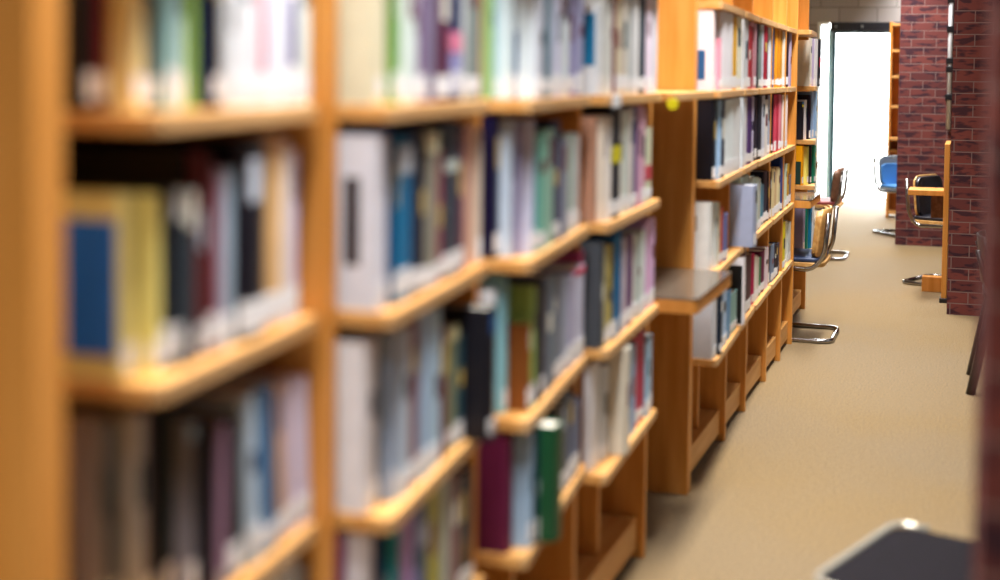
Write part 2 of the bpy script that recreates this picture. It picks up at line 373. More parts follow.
def book(y, t, fx, h, hx, k, z, ang, g, depth, label, group, rng):
    """own frame: x runs into the aisle (spine at x=0), y is thickness, z up"""
    T = .0028 if t > .02 else .0018
    m = MB()
    # near board, far board
    m.box(-depth, -.004, 0, T, 0, h); m.box(-depth, -.004, t - T, t, 0, h)
    # curved spine
    n = 6; bul = min(.006, t * .18) * rng.choice([1, 1, .3])
    prof = [(-.004 + bul * math.sin(math.pi * i / n) * .9 + .004 * (1 if 0 < i < n else .4), t * i / n) for i in range(n + 1)]
    inner = [(px - T - .001, min(max(py, T), t - T)) for px, py in prof]
    poly = prof + inner[::-1]
    vs = [(x, yy, zz) for zz in (0, h) for x, yy in poly]; N = len(poly)
    fs = []
    for i in range(N):
        j = (i + 1) % N; fs.append((i, j, N + j, N + i))
    for i in range(n):
        fs.append((i, i + 1, N - 2 - i, N - 1 - i)); fs.append((N + i, N + i + 1, N + N - 2 - i, N + N - 1 - i))
    m.add(vs, fs)
    o = m.build('book', cover_mat(hx, g))
    o.location = (fx - .006, y, z + .0006); o.rotation_euler = (0, 0, ang)
    ln = k.get('lean', 0)
    if ln:
        # leans on its neighbour: tilt about the aisle axis, resting on its near bottom edge
        a = math.radians(ln)
        o.rotation_euler = (a, 0, ang); o.location = (fx - .006, y + .016, z + .0006)
    tag(o, label, 'book', group)
    m = MB(); m.box(-depth + .004, -.006, T, t - T, .003, h - .004); m.build('page_block', PAGES, o)
    front = max(p_[0] for p_ in prof)
    def patch(name, z0, z1, wfrac, mat, lab=None):
        i0 = (1 - wfrac) / 2; q = MB(); pts = []
        for i in range(n + 1):
            f = i0 + wfrac * i / n; yy = t * f; x = -.004 + bul * math.sin(math.pi * f) * .9 + .004
            pts.append((x, yy))
        vs = [(x + d, yy, zz) for d in (-.0004, .0006) for zz in (z0, z1) for x, yy in pts]; M_ = n + 1
        fs = []
        for i in range(n):
            fs += [(i, i + 1, M_ + i + 1, M_ + i), (2 * M_ + i, 2 * M_ + i + 1, 3 * M_ + i + 1, 3 * M_ + i),
                   (i, i + 1, 2 * M_ + i + 1, 2 * M_ + i), (M_ + i, M_ + i + 1, 3 * M_ + i + 1, 3 * M_ + i)]
        fs += [(0, M_, 3 * M_, 2 * M_), (n, M_ + n, 3 * M_ + n, 2 * M_ + n)]
        q.add(vs, fs); r = q.build(name, mat, o)
        if lab: r['label'] = lab
    if not k.get('nolabel') and t > .012 and rng.random() < .86:
        patch('spine_label', .008 + rng.random() * .006, .036 + rng.random() * .016, .86, STICKER, 'white shelf mark sticker')
    for bd in k.get('band', []):
        z0, z1, c_, w = bd
        patch('spine_band', h * z0 + .001, h * z1 - .001, min(w, .94), cover_mat(c_, g), cname(c_) + ' band')
    if 'band' not in k and 'pic' not in k and rng.random() < .5 and t > .014:
        L_ = lin(hx); dk = sum(L_[:3]) / 3 < .25
        c_ = rng.choice(['d8d8d0', 'c8b070', 'c4ccd8']) if dk else rng.choice(['3a4466', '7a3844', '444444', '2e5c6c'])
        z0 = .42 + .3 * rng.random()
        patch('title_strip', h * z0, h * min(.93, z0 + .1 + .16 * rng.random()), .3 + .2 * rng.random(), cover_mat(c_, g))
    if 'pic' in k:
        c_, z0, z1, a0, a1 = k['pic']
        # a printed panel on the near cover; a0..a1 run from hinge side inward over the part that stands clear
        q = MB(); W = .16
        q.box(-.004 - W * a1, -.006 - .10 * a0 * .6, -.0006, .0006, h * z0 + .004, h * z1)
        r = q.build('cover_picture', cover_mat(c_, g), o); r['label'] = cname(c_) + ' panel on the cover'
    return o

ROWS = [
 (0, 'S1', 1.345, [
  (1.334, 0.022, -0.9359, 0.19, (29, 24, 36), {}),
  (1.3568, 0.018, -0.9321, 0.181, (138, 48, 56), {}),
  (1.3756, 0.03, -0.9, 0.204, (230, 220, 174), {}),
  (1.4064, 0.02, -0.9014, 0.173, (90, 106, 120), {}),
  (1.4272, 0.02, -0.8892, 0.192, (156, 198, 204), {}),
  (1.448, 0.02, -0.8887, 0.2, (194, 216, 212), {}),
  (1.4688, 0.02, -0.8837, 0.19, (148, 180, 92), {}),
  (1.4896, 0.02, -0.888, 0.18, (36, 64, 124), {}),
  (1.5104, 0.02, -0.8768, 0.199, (21, 22, 44), {}),
  (1.5312, 0.0248, -0.8701, 0.213, (226, 232, 238), {}),
  (1.5568, 0.0535, -0.8721, 0.218, (232, 234, 242), {}),
  (1.6111, 0.0438, -0.8765, 0.217, (240, 223, 230), {'band': [(0.2, 0.8, (208, 106, 128), 0.25)]}),
  (1.6556, 0.0563, -0.8801, 0.224, (221, 226, 238), {}),
  (1.7127, 0.0452, -0.8846, 0.213, (230, 228, 244), {'band': [(0.25, 0.7, (90, 90, 156), 0.5)]}),
  (1.7588, 0.0442, -0.8883, 0.233, (230, 236, 230), {}),
 ]),
 (0, 'S2', 1.045, [
  (1.334, 0.03, -0.8875, 0.207, (242, 226, 164), {'pic': ((68, 132, 236), 0.1, 0.86, 0.0, 0.82)}),
  (1.3648, 0.02, -0.8687, 0.205, (242, 226, 156), {}),
  (1.3856, 0.02, -0.8688, 0.182, (34, 34, 42), {}),
  (1.4064, 0.02, -0.8659, 0.209, (58, 68, 80), {'band': [(0.82, 1, (216, 216, 212), 0.9)]}),
  (1.4272, 0.02, -0.8613, 0.205, (70, 82, 92), {'band': [(0.78, 1, (222, 220, 208), 0.9)]}),
  (1.448, 0.012, -0.8779, 0.25, (23, 19, 28), {'nolabel': 1, 'band': []}),  # thin dark book added to stand for the shade above its neighbours
  (1.4608, 0.02, -0.8693, 0.25, (126, 48, 48), {}),
  (1.4816, 0.02, -0.8666, 0.239, (104, 42, 50), {}),
  (1.5024, 0.02, -0.869, 0.226, (184, 144, 160), {}),
  (1.5232, 0.031, -0.8695, 0.224, (168, 188, 204), {}),
  (1.563, 0.0808, -0.8726, 0.256, (22, 24, 46), {}),
  (1.6471, 0.0502, -0.8794, 0.262, (220, 184, 138), {}),
  (1.698, 0.0341, -0.8834, 0.253, (236, 224, 212), {}),
  (1.7356, 0.029, -0.8865, 0.238, (207, 198, 220), {}),
 ]),
 (0, 'S3', 0.745, [
  (1.334, 0.026, -0.9357, 0.251, (156, 140, 132), {}),
  (1.3608, 0.016, -0.9369, 0.239, (170, 166, 164), {}),
  (1.3776, 0.018, -0.9308, 0.232, (124, 136, 152), {}),
  (1.3964, 0.03, -0.9135, 0.241, (194, 196, 196), {}),
  (1.4272, 0.02, -0.917, 0.237, (76, 60, 78), {}),
  (1.448, 0.02, -0.904, 0.24, (35, 48, 46), {}),
  (1.4688, 0.02, -0.885, 0.218, (132, 132, 142), {'band': [(0.9, 1, (168, 196, 222), 0.95)]}),
  (1.4896, 0.02, -0.871, 0.211, (20, 22, 44), {}),
  (1.5104, 0.0244, -0.8684, 0.205, (150, 120, 142), {'band': [(0.0, 0.12, (176, 168, 168), 0.9)]}),
  (1.5376, 0.0387, -0.8706, 0.199, (20, 24, 48), {}),
  (1.5794, 0.0438, -0.874, 0.227, (182, 200, 216), {'lean': 5}),
  (1.6263, 0.0461, -0.8777, 0.23, (74, 124, 172), {'lean': 5}),
  (1.6756, 0.0309, -0.8817, 0.221, (192, 156, 124), {'lean': 5}),
  (1.71, 0.043, -0.8844, 0.22, (212, 200, 216), {'lean': 4}),
  (1.7565, 0.0374, -0.8881, 0.21, (216, 208, 226), {'lean': 4}),
 ]),
 (0, 'S4', 0.445, [
  (1.6554, 0.0552, -0.88, 0.268, (223, 227, 232), {}),
  (1.7113, 0.0482, -0.8845, 0.266, (205, 211, 220), {}),
  (1.763, 0.04, -0.8886, 0.237, (143, 160, 180), {}),
 ]),
 (1, 'S1', 1.345, [
  (1.854, 0.034, -0.8093, 0.215, (222, 218, 194), {'band': []}),
  (1.8888, 0.014, -0.8166, 0.211, (124, 140, 112), {}),
  (1.9036, 0.02, -0.8038, 0.226, (120, 168, 84), {}),
  (1.9244, 0.0176, -0.8039, 0.22, (212, 228, 218), {}),
  (1.9428, 0.0557, -0.8056, 0.229, (217, 230, 226), {}),
  (1.9994, 0.0205, -0.8108, 0.22, (201, 207, 220), {}),
  (2.0207, 0.0375, -0.8127, 0.215, (140, 120, 152), {}),
  (2.059, 0.0562, -0.8163, 0.234, (134, 128, 154), {}),
  (2.116, 0.0716, -0.8215, 0.232, (102, 36, 70), {}),
  (2.1884, 0.0763, -0.8282, 0.234, (40, 58, 108), {'band': [(0.35, 0.5, (216, 138, 164), 0.9), (0.05, 0.35, (154, 154, 200), 0.9)]}),
  (2.2655, 0.0397, -0.8353, 0.249, (210, 216, 220), {}),
  (2.3059, 0.0841, -0.839, 0.23, (143, 154, 152), {}),
 ]),
 (1, 'S2', 1.045, [
  (1.854, 0.034, -0.8041, 0.255, (223, 226, 238), {'pic': ((53, 32, 42), 0.24, 0.76, 0.4, 0.31)}),
  (1.8888, 0.015, -0.8064, 0.266, (34, 68, 160), {}),
  (1.9046, 0.0149, -0.802, 0.257, (44, 108, 148), {}),
  (1.9203, 0.0601, -0.8035, 0.249, (60, 134, 184), {'band': [(0.78, 0.95, (210, 222, 234), 0.9)]}),
  (1.9811, 0.0416, -0.8091, 0.259, (36, 48, 92), {}),
  (2.0235, 0.0321, -0.813, 0.242, (58, 64, 72), {}),
  (2.0564, 0.0682, -0.816, 0.253, (154, 152, 140), {'band': [(0.86, 1, (216, 216, 188), 0.9)]}),
  (2.1254, 0.0412, -0.8224, 0.221, (156, 66, 88), {}),
  (2.1674, 0.0817, -0.8263, 0.265, (70, 80, 94), {'band': [(0.68, 0.76, (200, 212, 208), 0.8)]}),
  (2.2499, 0.0458, -0.8339, 0.253, (108, 42, 78), {}),
  (2.2966, 0.0484, -0.8431, 0.25, (204, 165, 154), {}),
  (2.3458, 0.0484, -0.8482, 0.256, (227, 192, 169), {}),
  (2.3958, 0.0272, -0.8473, 0.244, (207, 196, 184), {}),
 ]),
 (1, 'S3', 0.745, [
  (1.854, 0.05, -0.8242, 0.252, (228, 228, 234), {}),
  (1.9048, 0.016, -0.8305, 0.227, (60, 58, 72), {}),
  (1.9216, 0.02, -0.8085, 0.253, (164, 180, 204), {}),
  (1.9424, 0.0404, -0.8055, 0.259, (188, 202, 216), {}),
  (1.9836, 0.0474, -0.8093, 0.261, (138, 74, 92), {}),
  (2.0318, 0.0669, -0.8138, 0.267, (168, 192, 218), {}),
  (2.0995, 0.0524, -0.82, 0.26, (180, 206, 222), {}),
  (2.1527, 0.0423, -0.8249, 0.219, (122, 52, 72), {}),
  (2.1958, 0.0639, -0.8289, 0.213, (140, 148, 124), {'band': [(0.88, 1, (220, 220, 180), 0.9)]}),
  (2.2605, 0.0394, -0.8348, 0.191, (52, 92, 108), {}),
  (2.3007, 0.04, -0.7885, 0.236, (21, 20, 42), {'band': [(0.8, 0.95, (46, 94, 156), 0.6), (0.03, 0.12, (124, 124, 134), 0.6)]}),
 ]),
 (1, 'S4', 0.46, [
  (1.854, 0.014, -0.8593, 0.253, (138, 60, 112), {}),
  (1.8688, 0.03, -0.8273, 0.253, (220, 220, 230), {}),
  (1.8996, 0.014, -0.8246, 0.253, (36, 48, 124), {}),
  (1.9144, 0.02, -0.8196, 0.253, (44, 92, 112), {}),
  (1.9352, 0.0081, -0.8049, 0.253, (74, 160, 176), {'band': [(0.86, 1, (40, 180, 192), 0.95)]}),
  (1.9441, 0.0515, -0.8057, 0.253, (180, 148, 196), {}),
  (1.9964, 0.0424, -0.8105, 0.253, (128, 132, 184), {}),
  (2.0396, 0.0442, -0.8145, 0.253, (92, 112, 140), {'band': [(0.7, 0.85, (180, 192, 216), 0.9)]}),
  (2.0846, 0.0704, -0.8186, 0.253, (164, 160, 52), {}),
  (2.1558, 0.0616, -0.8252, 0.251, (168, 176, 168), {}),
  (2.2182, 0.0582, -0.8309, 0.237, (140, 108, 116), {}),
  (2.2772, 0.0516, -0.8349, 0.216, (43, 25, 41), {}),
  (2.3296, 0.0516, -0.8413, 0.22, (50, 26, 47), {}),
 ]),
 (2, 'S1', 1.345, [
  (2.474, 0.024, -0.8527, 0.249, (164, 194, 144), {}),
  (2.4988, 0.014, -0.8493, 0.242, (164, 204, 208), {}),
  (2.5136, 0.022, -0.8245, 0.239, (208, 222, 228), {}),
  (2.5364, 0.014, -0.82, 0.127, (28, 108, 164), {}),
  (2.5512, 0.02, -0.8027, 0.245, (214, 226, 232), {}),
  (2.572, 0.0117, -0.7937, 0.24, (221, 229, 236), {}),
  (2.5845, 0.0572, -0.7948, 0.239, (184, 188, 200), {}),
  (2.6425, 0.0701, -0.8003, 0.234, (116, 148, 164), {}),
  (2.7133, 0.0526, -0.8103, 0.239, (204, 211, 230), {}),
  (2.7667, 0.0526, -0.8135, 0.25, (208, 211, 231), {}),
  (2.8209, 0.0568, -0.8219, 0.258, (220, 227, 247), {}),
  (2.8785, 0.0568, -0.8269, 0.247, (221, 234, 247), {}),
  (2.9369, 0.0615, -0.8328, 0.245, (161, 157, 200), {}),
  (2.9992, 0.0615, -0.8313, 0.242, (167, 170, 202), {}),
 ]),
 (2, 'S2', 1.045, [
  (2.474, 0.034, -0.8396, 0.267, (19, 20, 80), {}),
  (2.5088, 0.026, -0.8195, 0.262, (196, 210, 226), {}),
  (2.5356, 0.02, -0.8122, 0.245, (164, 160, 192), {}),
  (2.5564, 0.02, -0.7947, 0.26, (200, 204, 224), {}),
  (2.5772, 0.0144, -0.7942, 0.21, (76, 148, 180), {}),
  (2.5924, 0.0778, -0.7956, 0.23, (140, 196, 180), {}),
  (2.671, 0.0714, -0.803, 0.236, (168, 204, 188), {}),
  (2.7432, 0.0752, -0.8099, 0.252, (68, 72, 108), {}),
  (2.8192, 0.0792, -0.8171, 0.209, (142, 148, 168), {}),
  (2.8992, 0.0526, -0.8277, 0.219, (199, 211, 199), {}),
  (2.9526, 0.0526, -0.8309, 0.219, (178, 198, 193), {}),
  (3.0059, 0.0526, -0.8347, 0.213, (211, 209, 211), {}),
 ]),
 (2, 'S3', 0.745, [
  (2.474, 0.03, -0.8442, 0.238, (216, 218, 222), {}),
  (2.5048, 0.026, -0.8287, 0.268, (146, 188, 196), {}),
  (2.5316, 0.022, -0.7893, 0.167, (140, 86, 48), {}),
  (2.5544, 0.0357, -0.792, 0.237, (164, 192, 120), {}),
  (2.5909, 0.0483, -0.7949, 0.23, (25, 33, 62), {}),
  (2.64, 0.0483, -0.8015, 0.221, (27, 23, 66), {}),
  (2.6899, 0.0828, -0.8048, 0.237, (120, 132, 148), {}),
  (2.7735, 0.049, -0.8144, 0.224, (118, 138, 144), {}),
  (2.8234, 0.049, -0.8178, 0.224, (142, 145, 160), {}),
  (2.874, 0.0587, -0.8232, 0.209, (166, 179, 199), {}),
  (2.9335, 0.0587, -0.8259, 0.204, (182, 182, 207), {}),
  (2.9939, 0.115, -0.8336, 0.211, (196, 198, 218), {'band': [(0.92, 1, (216, 60, 92), 0.95)]}),
  (3.1097, 0.0233, -0.8446, 0.238, (200, 100, 136), {}),
 ]),
 (2, 'S4', 0.485, [
  (2.474, 0.045, -0.8115, 0.228, (116, 8, 74), {'nolabel': 1, 'band': []}),
  (2.5198, 0.03, -0.7805, 0.223, (160, 184, 208), {}),
  (2.5506, 0.016, -0.772, 0.224, (18, 60, 76), {}),
  (2.5674, 0.06, -0.7449, 0.226, (10, 90, 58), {'nolabel': 1, 'band': []}),
  (2.8136, 0.0457, -0.8159, 0.204, (45, 50, 68), {}),
  (2.8601, 0.0457, -0.8198, 0.206, (43, 46, 72), {}),
  (2.9073, 0.0453, -0.8242, 0.209, (86, 110, 136), {}),
  (2.9534, 0.0453, -0.8281, 0.199, (94, 110, 143), {}),
  (3.0003, 0.0571, -0.8317, 0.164, (108, 121, 153), {}),
  (3.0581, 0.0571, -0.843, 0.163, (113, 132, 165), {}),
 ]),
 (3, 'S1', 1.345, [
  (3.184, 0.03, -0.83, 0.213, (223, 229, 234), {'pic': ((18, 132, 180), 0.3, 0.9, 0.0, 0.92)}),
  (3.2148, 0.02, -0.821, 0.266, (207, 210, 208), {}),
  (3.2356, 0.02, -0.8141, 0.26, (218, 220, 216), {}),
  (3.2564, 0.0411, -0.8154, 0.255, (140, 52, 68), {}),
  (3.2983, 0.0686, -0.8183, 0.262, (225, 217, 191), {}),
  (3.3677, 0.0686, -0.8207, 0.266, (214, 208, 198), {}),
  (3.4379, 0.0541, -0.8294, 0.258, (213, 219, 214), {}),
  (3.4928, 0.0541, -0.8262, 0.257, (210, 215, 218), {}),
  (3.5478, 0.0541, -0.8274, 0.254, (240, 239, 246), {}),
  (3.6035, 0.0584, -0.8338, 0.251, (82, 95, 105), {}),
  (3.6627, 0.0584, -0.8388, 0.262, (66, 82, 98), {}),
  (3.7227, 0.0521, -0.8355, 0.262, (234, 221, 235), {}),
  (3.7756, 0.0521, -0.8409, 0.262, (226, 220, 233), {}),
  (3.8285, 0.0521, -0.8452, 0.266, (217, 215, 222), {}),
  (3.8823, 0.0107, -0.8434, 0.268, (239, 237, 243), {'nolabel': 1}),
 ]),
 (3, 'S2', 1.045, [
  (3.184, 0.034, -0.8354, 0.247, (196, 156, 136), {}),
  (3.2188, 0.022, -0.8225, 0.251, (224, 216, 204), {}),
  (3.2416, 0.016, -0.8112, 0.248, (228, 224, 220), {}),
  (3.2587, 0.1113, -0.8155, 0.268, (38, 38, 54), {'band': [(0.5, 0.66, (216, 208, 32), 0.9)]}),
  (3.3709, 0.052, -0.8228, 0.257, (234, 235, 226), {}),
  (3.4237, 0.052, -0.8228, 0.256, (217, 227, 223), {}),
  (3.4766, 0.052, -0.8224, 0.263, (220, 214, 211), {}),
  (3.5302, 0.0692, -0.8277, 0.268, (68, 64, 140), {}),
  (3.6002, 0.0505, -0.83, 0.266, (210, 170, 196), {}),
  (3.6516, 0.0505, -0.8305, 0.262, (213, 178, 193), {}),
  (3.7037, 0.1082, -0.8354, 0.205, (200, 204, 180), {'band': [(0.3, 0.5, (200, 90, 100), 0.8)]}),
 ]),
 (3, 'S3', 0.745, [
  (3.184, 0.034, -0.8142, 0.253, (82, 88, 96), {'nolabel': 1}),
  (3.2188, 0.0257, -0.8137, 0.244, (188, 180, 140), {}),
  (3.2453, 0.0596, -0.8149, 0.237, (176, 160, 72), {}),
  (3.3057, 0.0493, -0.8166, 0.255, (39, 118, 171), {}),
  (3.3558, 0.0493, -0.8197, 0.259, (43, 125, 181), {}),
  (3.4067, 0.0781, -0.8221, 0.232, (192, 184, 196), {}),
  (3.4856, 0.0819, -0.8257, 0.234, (112, 68, 124), {}),
  (3.5684, 0.0531, -0.8333, 0.229, (224, 224, 220), {}),
  (3.6223, 0.0531, -0.834, 0.223, (191, 204, 203), {}),
  (3.6762, 0.0531, -0.8323, 0.228, (214, 223, 222), {}),
  (3.7309, 0.052, -0.8399, 0.236, (204, 181, 221), {}),
  (3.7837, 0.052, -0.8405, 0.247, (223, 189, 221), {}),
  (3.8365, 0.052, -0.8411, 0.247, (207, 177, 212), {}),
 ]),
 (3, 'S4', 0.445, [
  (3.184, 0.02, -0.8588, 0.243, (140, 90, 56), {}),
  (3.2048, 0.09, -0.8422, 0.257, (216, 216, 220), {}),
  (3.2956, 0.075, -0.8386, 0.232, (200, 204, 208), {}),
  (3.3714, 0.06, -0.7993, 0.266, (212, 208, 196), {'nolabel': 1}),
  (3.4811, 0.0696, -0.8255, 0.25, (104, 132, 180), {}),
  (3.5515, 0.084, -0.8286, 0.236, (140, 168, 204), {}),
  (3.6363, 0.0671, -0.8378, 0.245, (193, 75, 97), {}),
  (3.7041, 0.0671, -0.8398, 0.249, (183, 72, 98), {}),
  (3.7728, 0.0593, -0.836, 0.206, (161, 191, 217), {}),
  (3.8329, 0.0593, -0.8434, 0.214, (150, 173, 196), {}),
 ]),
 (11, 'S1', 1.345, [
  (4.634, 0.05, -0.8144, 0.268, (240, 232, 236), {'pic': ((60, 108, 160), 0.12, 0.5, 0.35, 0.95)}),
  (4.6848, 0.04, -0.8032, 0.176, (236, 168, 184), {}),
  (4.7256, 0.1222, -0.8056, 0.268, (236, 232, 236), {}),
  (4.8486, 0.1658, -0.8103, 0.268, (236, 234, 238), {}),
  (5.0152, 0.1167, -0.8167, 0.262, (234, 184, 76), {}),
  (5.1327, 0.1503, -0.8212, 0.268, (240, 236, 216), {}),
 ]),
 (11, 'S2', 1.045, [
  (4.634, 0.06, -0.8124, 0.268, (21, 21, 42), {}),
  (4.6948, 0.045, -0.8029, 0.268, (168, 196, 224), {}),
  (4.7406, 0.0964, -0.8062, 0.268, (20, 40, 76), {}),
  (4.8378, 0.2225, -0.8099, 0.266, (228, 236, 240), {}),
  (5.0611, 0.2104, -0.8185, 0.268, (232, 236, 240), {}),
 ]),
 (11, 'S3', 0.745, [
  (4.634, 0.07, -0.8172, 0.226, (228, 230, 228), {'pic': ((176, 160, 144), 0.55, 0.8, 0.6, 0.75)}),
  (4.7048, 0.05, -0.8094, 0.221, (220, 226, 226), {}),
  (4.7556, 0.0171, -0.8068, 0.217, (200, 196, 176), {}),
  (4.7735, 0.0788, -0.8075, 0.196, (208, 92, 72), {}),
  (4.8531, 0.1085, -0.8105, 0.166, (120, 128, 180), {}),
 ]),
 (11, 'S4', 0.445, [
  (4.634, 0.08, -0.8018, 0.228, (204, 208, 216), {}),
  (4.7148, 0.05, -0.7922, 0.224, (20, 48, 76), {}),
  (4.814, 0.1656, -0.809, 0.2, (164, 188, 216), {}),
  (4.9805, 0.1104, -0.8154, 0.172, (92, 148, 196), {}),
  (5.0916, 0.181, -0.8196, 0.146, (140, 180, 180), {}),
 ]),
 (12, 'S1', 1.345, [
  (5.329, 0.05, -0.8224, 0.268, (216, 218, 220), {}),
  (5.379, 0.1285, -0.8316, 0.268, (210, 212, 216), {}),
  (5.5083, 0.0735, -0.835, 0.25, (200, 72, 76), {}),
  (5.5826, 0.0735, -0.8381, 0.247, (174, 56, 66), {}),
  (5.6569, 0.0643, -0.846, 0.268, (216, 168, 180), {}),
  (5.7219, 0.0643, -0.8423, 0.264, (197, 152, 162), {}),
 ]),
 (12, 'S2', 1.045, [
  (5.329, 0.07, -0.8206, 0.268, (226, 232, 238), {}),
  (5.399, 0.1245, -0.8325, 0.268, (230, 232, 240), {}),
  (5.5243, 0.0734, -0.8357, 0.268, (108, 76, 148), {}),
  (5.5985, 0.0734, -0.8388, 0.268, (91, 60, 131), {}),
  (5.6727, 0.1135, -0.8467, 0.268, (200, 196, 220), {}),
 ]),
 (12, 'S3', 0.745, [
  (5.329, 0.08, -0.7734, 0.235, (168, 176, 200), {}),
  (5.409, 0.1882, -0.8329, 0.258, (180, 200, 196), {}),
  (5.598, 0.1882, -0.8389, 0.239, (164, 174, 168), {}),
 ]),
 (12, 'S4', 0.445, [
  (5.329, 0.05, -0.8056, 0.258, (226, 224, 232), {'pic': ((16, 12, 28), 0.0, 0.88, 0.0, 0.85)}),
  (5.379, 0.1804, -0.8316, 0.259, (84, 24, 60), {}),
  (5.5602, 0.1804, -0.8372, 0.231, (78, 15, 46), {}),
  (5.7414, 0.0448, -0.8484, 0.219, (192, 52, 100), {}),
 ]),
 (13, 'S1', 1.345, [
  (5.823, 0.0597, -0.849, 0.268, (28, 26, 52), {}),
  (5.8835, 0.0719, -0.8455, 0.243, (140, 156, 152), {}),
  (5.9562, 0.0736, -0.8475, 0.268, (200, 204, 216), {}),
  (6.0307, 0.1143, -0.8476, 0.268, (184, 44, 68), {}),
  (6.1457, 0.1186, -0.8588, 0.268, (100, 24, 72), {}),
  (6.2651, 0.1231, -0.8615, 0.268, (216, 220, 224), {}),
 ]),
 (13, 'S2', 1.045, [
  (5.823, 0.0734, -0.849, 0.265, (36, 28, 60), {}),
  (5.8972, 0.1087, -0.8459, 0.268, (28, 24, 52), {}),
  (6.0068, 0.1127, -0.8489, 0.268, (200, 204, 216), {}),
  (6.1203, 0.1169, -0.8501, 0.249, (216, 212, 208), {}),
  (6.238, 0.0801, -0.8613, 0.268, (32, 24, 42), {}),
  (6.3189, 0.0773, -0.863, 0.268, (176, 184, 200), {}),
 ]),
 (13, 'S3', 0.745, [
  (5.823, 0.0511, -0.849, 0.23, (180, 200, 196), {}),
  (5.8749, 0.0717, -0.8453, 0.226, (196, 208, 200), {}),
  (5.9474, 0.0717, -0.8473, 0.215, (181, 182, 175), {}),
  (6.0199, 0.0948, -0.8557, 0.191, (88, 160, 184), {}),
  (6.1155, 0.0948, -0.8575, 0.178, (82, 138, 166), {}),
  (6.2111, 0.1196, -0.8602, 0.23, (38, 42, 72), {}),
  (6.3316, 0.0646, -0.8626, 0.222, (28, 28, 48), {}),
 ]),
 (13, 'S4', 0.445, [
  (5.823, 0.0642, -0.849, 0.209, (192, 52, 100), {}),
  (5.888, 0.0716, -0.8457, 0.193, (228, 228, 220), {}),
  (5.9604, 0.0716, -0.8477, 0.178, (210, 200, 193), {}),
  (6.0328, 0.1124, -0.8561, 0.162, (44, 132, 84), {}),
  (6.146, 0.1165, -0.8583, 0.183, (124, 36, 84), {}),
  (6.2633, 0.1209, -0.8554, 0.179, (216, 204, 212), {}),
 ]),
 (14, 'S1', 1.345, [
  (6.433, 0.0557, -0.8648, 0.268, (92, 116, 164), {}),
  (6.4895, 0.0645, -0.8591, 0.268, (232, 164, 28), {}),
  (6.5548, 0.0645, -0.8614, 0.268, (215, 143, 21), {}),
  (6.6202, 0.0904, -0.862, 0.268, (228, 160, 24), {}),
  (6.7114, 0.0904, -0.8653, 0.268, (202, 146, 19), {}),
  (6.8025, 0.0937, -0.8662, 0.268, (216, 207, 192), {}),
 ]),
 (14, 'S2', 1.045, [
  (6.433, 0.0682, -0.8648, 0.268, (36, 28, 52), {}),
  (6.502, 0.0867, -0.8594, 0.268, (216, 88, 108), {}),
  (6.5894, 0.0867, -0.8622, 0.268, (201, 75, 93), {}),
  (6.6769, 0.0678, -0.8635, 0.268, (228, 144, 156), {}),
  (6.7455, 0.0678, -0.8662, 0.263, (202, 132, 138), {}),
  (6.8142, 0.082, -0.8665, 0.263, (236, 220, 212), {}),
 ]),
 (14, 'S3', 0.745, [
  (6.433, 0.038, -0.8648, 0.216, (28, 28, 48), {}),
  (6.4718, 0.0854, -0.8586, 0.228, (220, 204, 164), {}),
  (6.558, 0.0854, -0.8614, 0.216, (205, 179, 143), {}),
  (6.6441, 0.0899, -0.8627, 0.222, (224, 212, 176), {}),
  (6.7348, 0.0899, -0.8659, 0.21, (198, 193, 156), {}),
  (6.8255, 0.0707, -0.8668, 0.259, (52, 80, 156), {}),
 ]),
 (14, 'S4', 0.445, [
  (6.433, 0.0499, -0.8648, 0.172, (32, 24, 44), {}),
  (6.4837, 0.1273, -0.8589, 0.171, (124, 140, 164), {}),
  (6.6118, 0.0657, -0.8628, 0.162, (28, 28, 48), {}),
  (6.6783, 0.0657, -0.8611, 0.148, (21, 21, 46), {}),
  (6.7449, 0.0684, -0.8661, 0.151, (44, 48, 80), {}),
  (6.814, 0.0684, -0.8722, 0.137, (42, 41, 76), {}),
 ]),
 (15, 'S1', 1.345, [
  (6.933, 0.0925, -0.8655, 0.268, (52, 24, 42), {}),
  (7.0263, 0.1002, -0.8793, 0.268, (47, 116, 196), {}),
  (7.1273, 0.0777, -0.8732, 0.268, (180, 164, 184), {}),
  (7.2058, 0.0777, -0.8821, 0.268, (169, 139, 171), {}),
 ]),
 (15, 'S2', 1.045, [
  (6.933, 0.1035, -0.8655, 0.262, (236, 220, 212), {}),
 ]),
 (15, 'S3', 0.745, [
  (6.933, 0.0165, -0.8655, 0.253, (52, 80, 156), {}),
  (6.9503, 0.073, -0.8774, 0.228, (228, 224, 220), {}),
  (7.024, 0.073, -0.8705, 0.218, (199, 209, 190), {}),
  (7.0978, 0.076, -0.8707, 0.215, (196, 154, 48), {}),
  (7.1746, 0.076, -0.875, 0.204, (182, 146, 39), {}),
  (7.2515, 0.1097, -0.8811, 0.144, (112, 120, 140), {}),
 ]),
 (15, 'S4', 0.445, [
  (6.933, 0.1118, -0.8655, 0.234, (216, 204, 76), {}),
  (7.0456, 0.1118, -0.8798, 0.216, (198, 178, 76), {}),
  (7.1583, 0.1011, -0.8826, 0.216, (224, 228, 220), {}),
  (7.2601, 0.1011, -0.8748, 0.201, (204, 210, 205), {}),
 ]),
 (21, 'S1', 1.345, [
  (7.944, 0.1, -0.8593, 0.268, (236, 230, 216), {}),
  (8.0448, 0.05, -0.8536, 0.268, (204, 192, 220), {}),
  (8.0956, 0.05, -0.8423, 0.268, (240, 238, 246), {}),
  (8.1464, 0.08, -0.8308, 0.268, (52, 56, 72), {'band': [(0.4, 0.62, (200, 88, 104), 0.95)]}),
 ]),
 (21, 'S2', 1.045, [
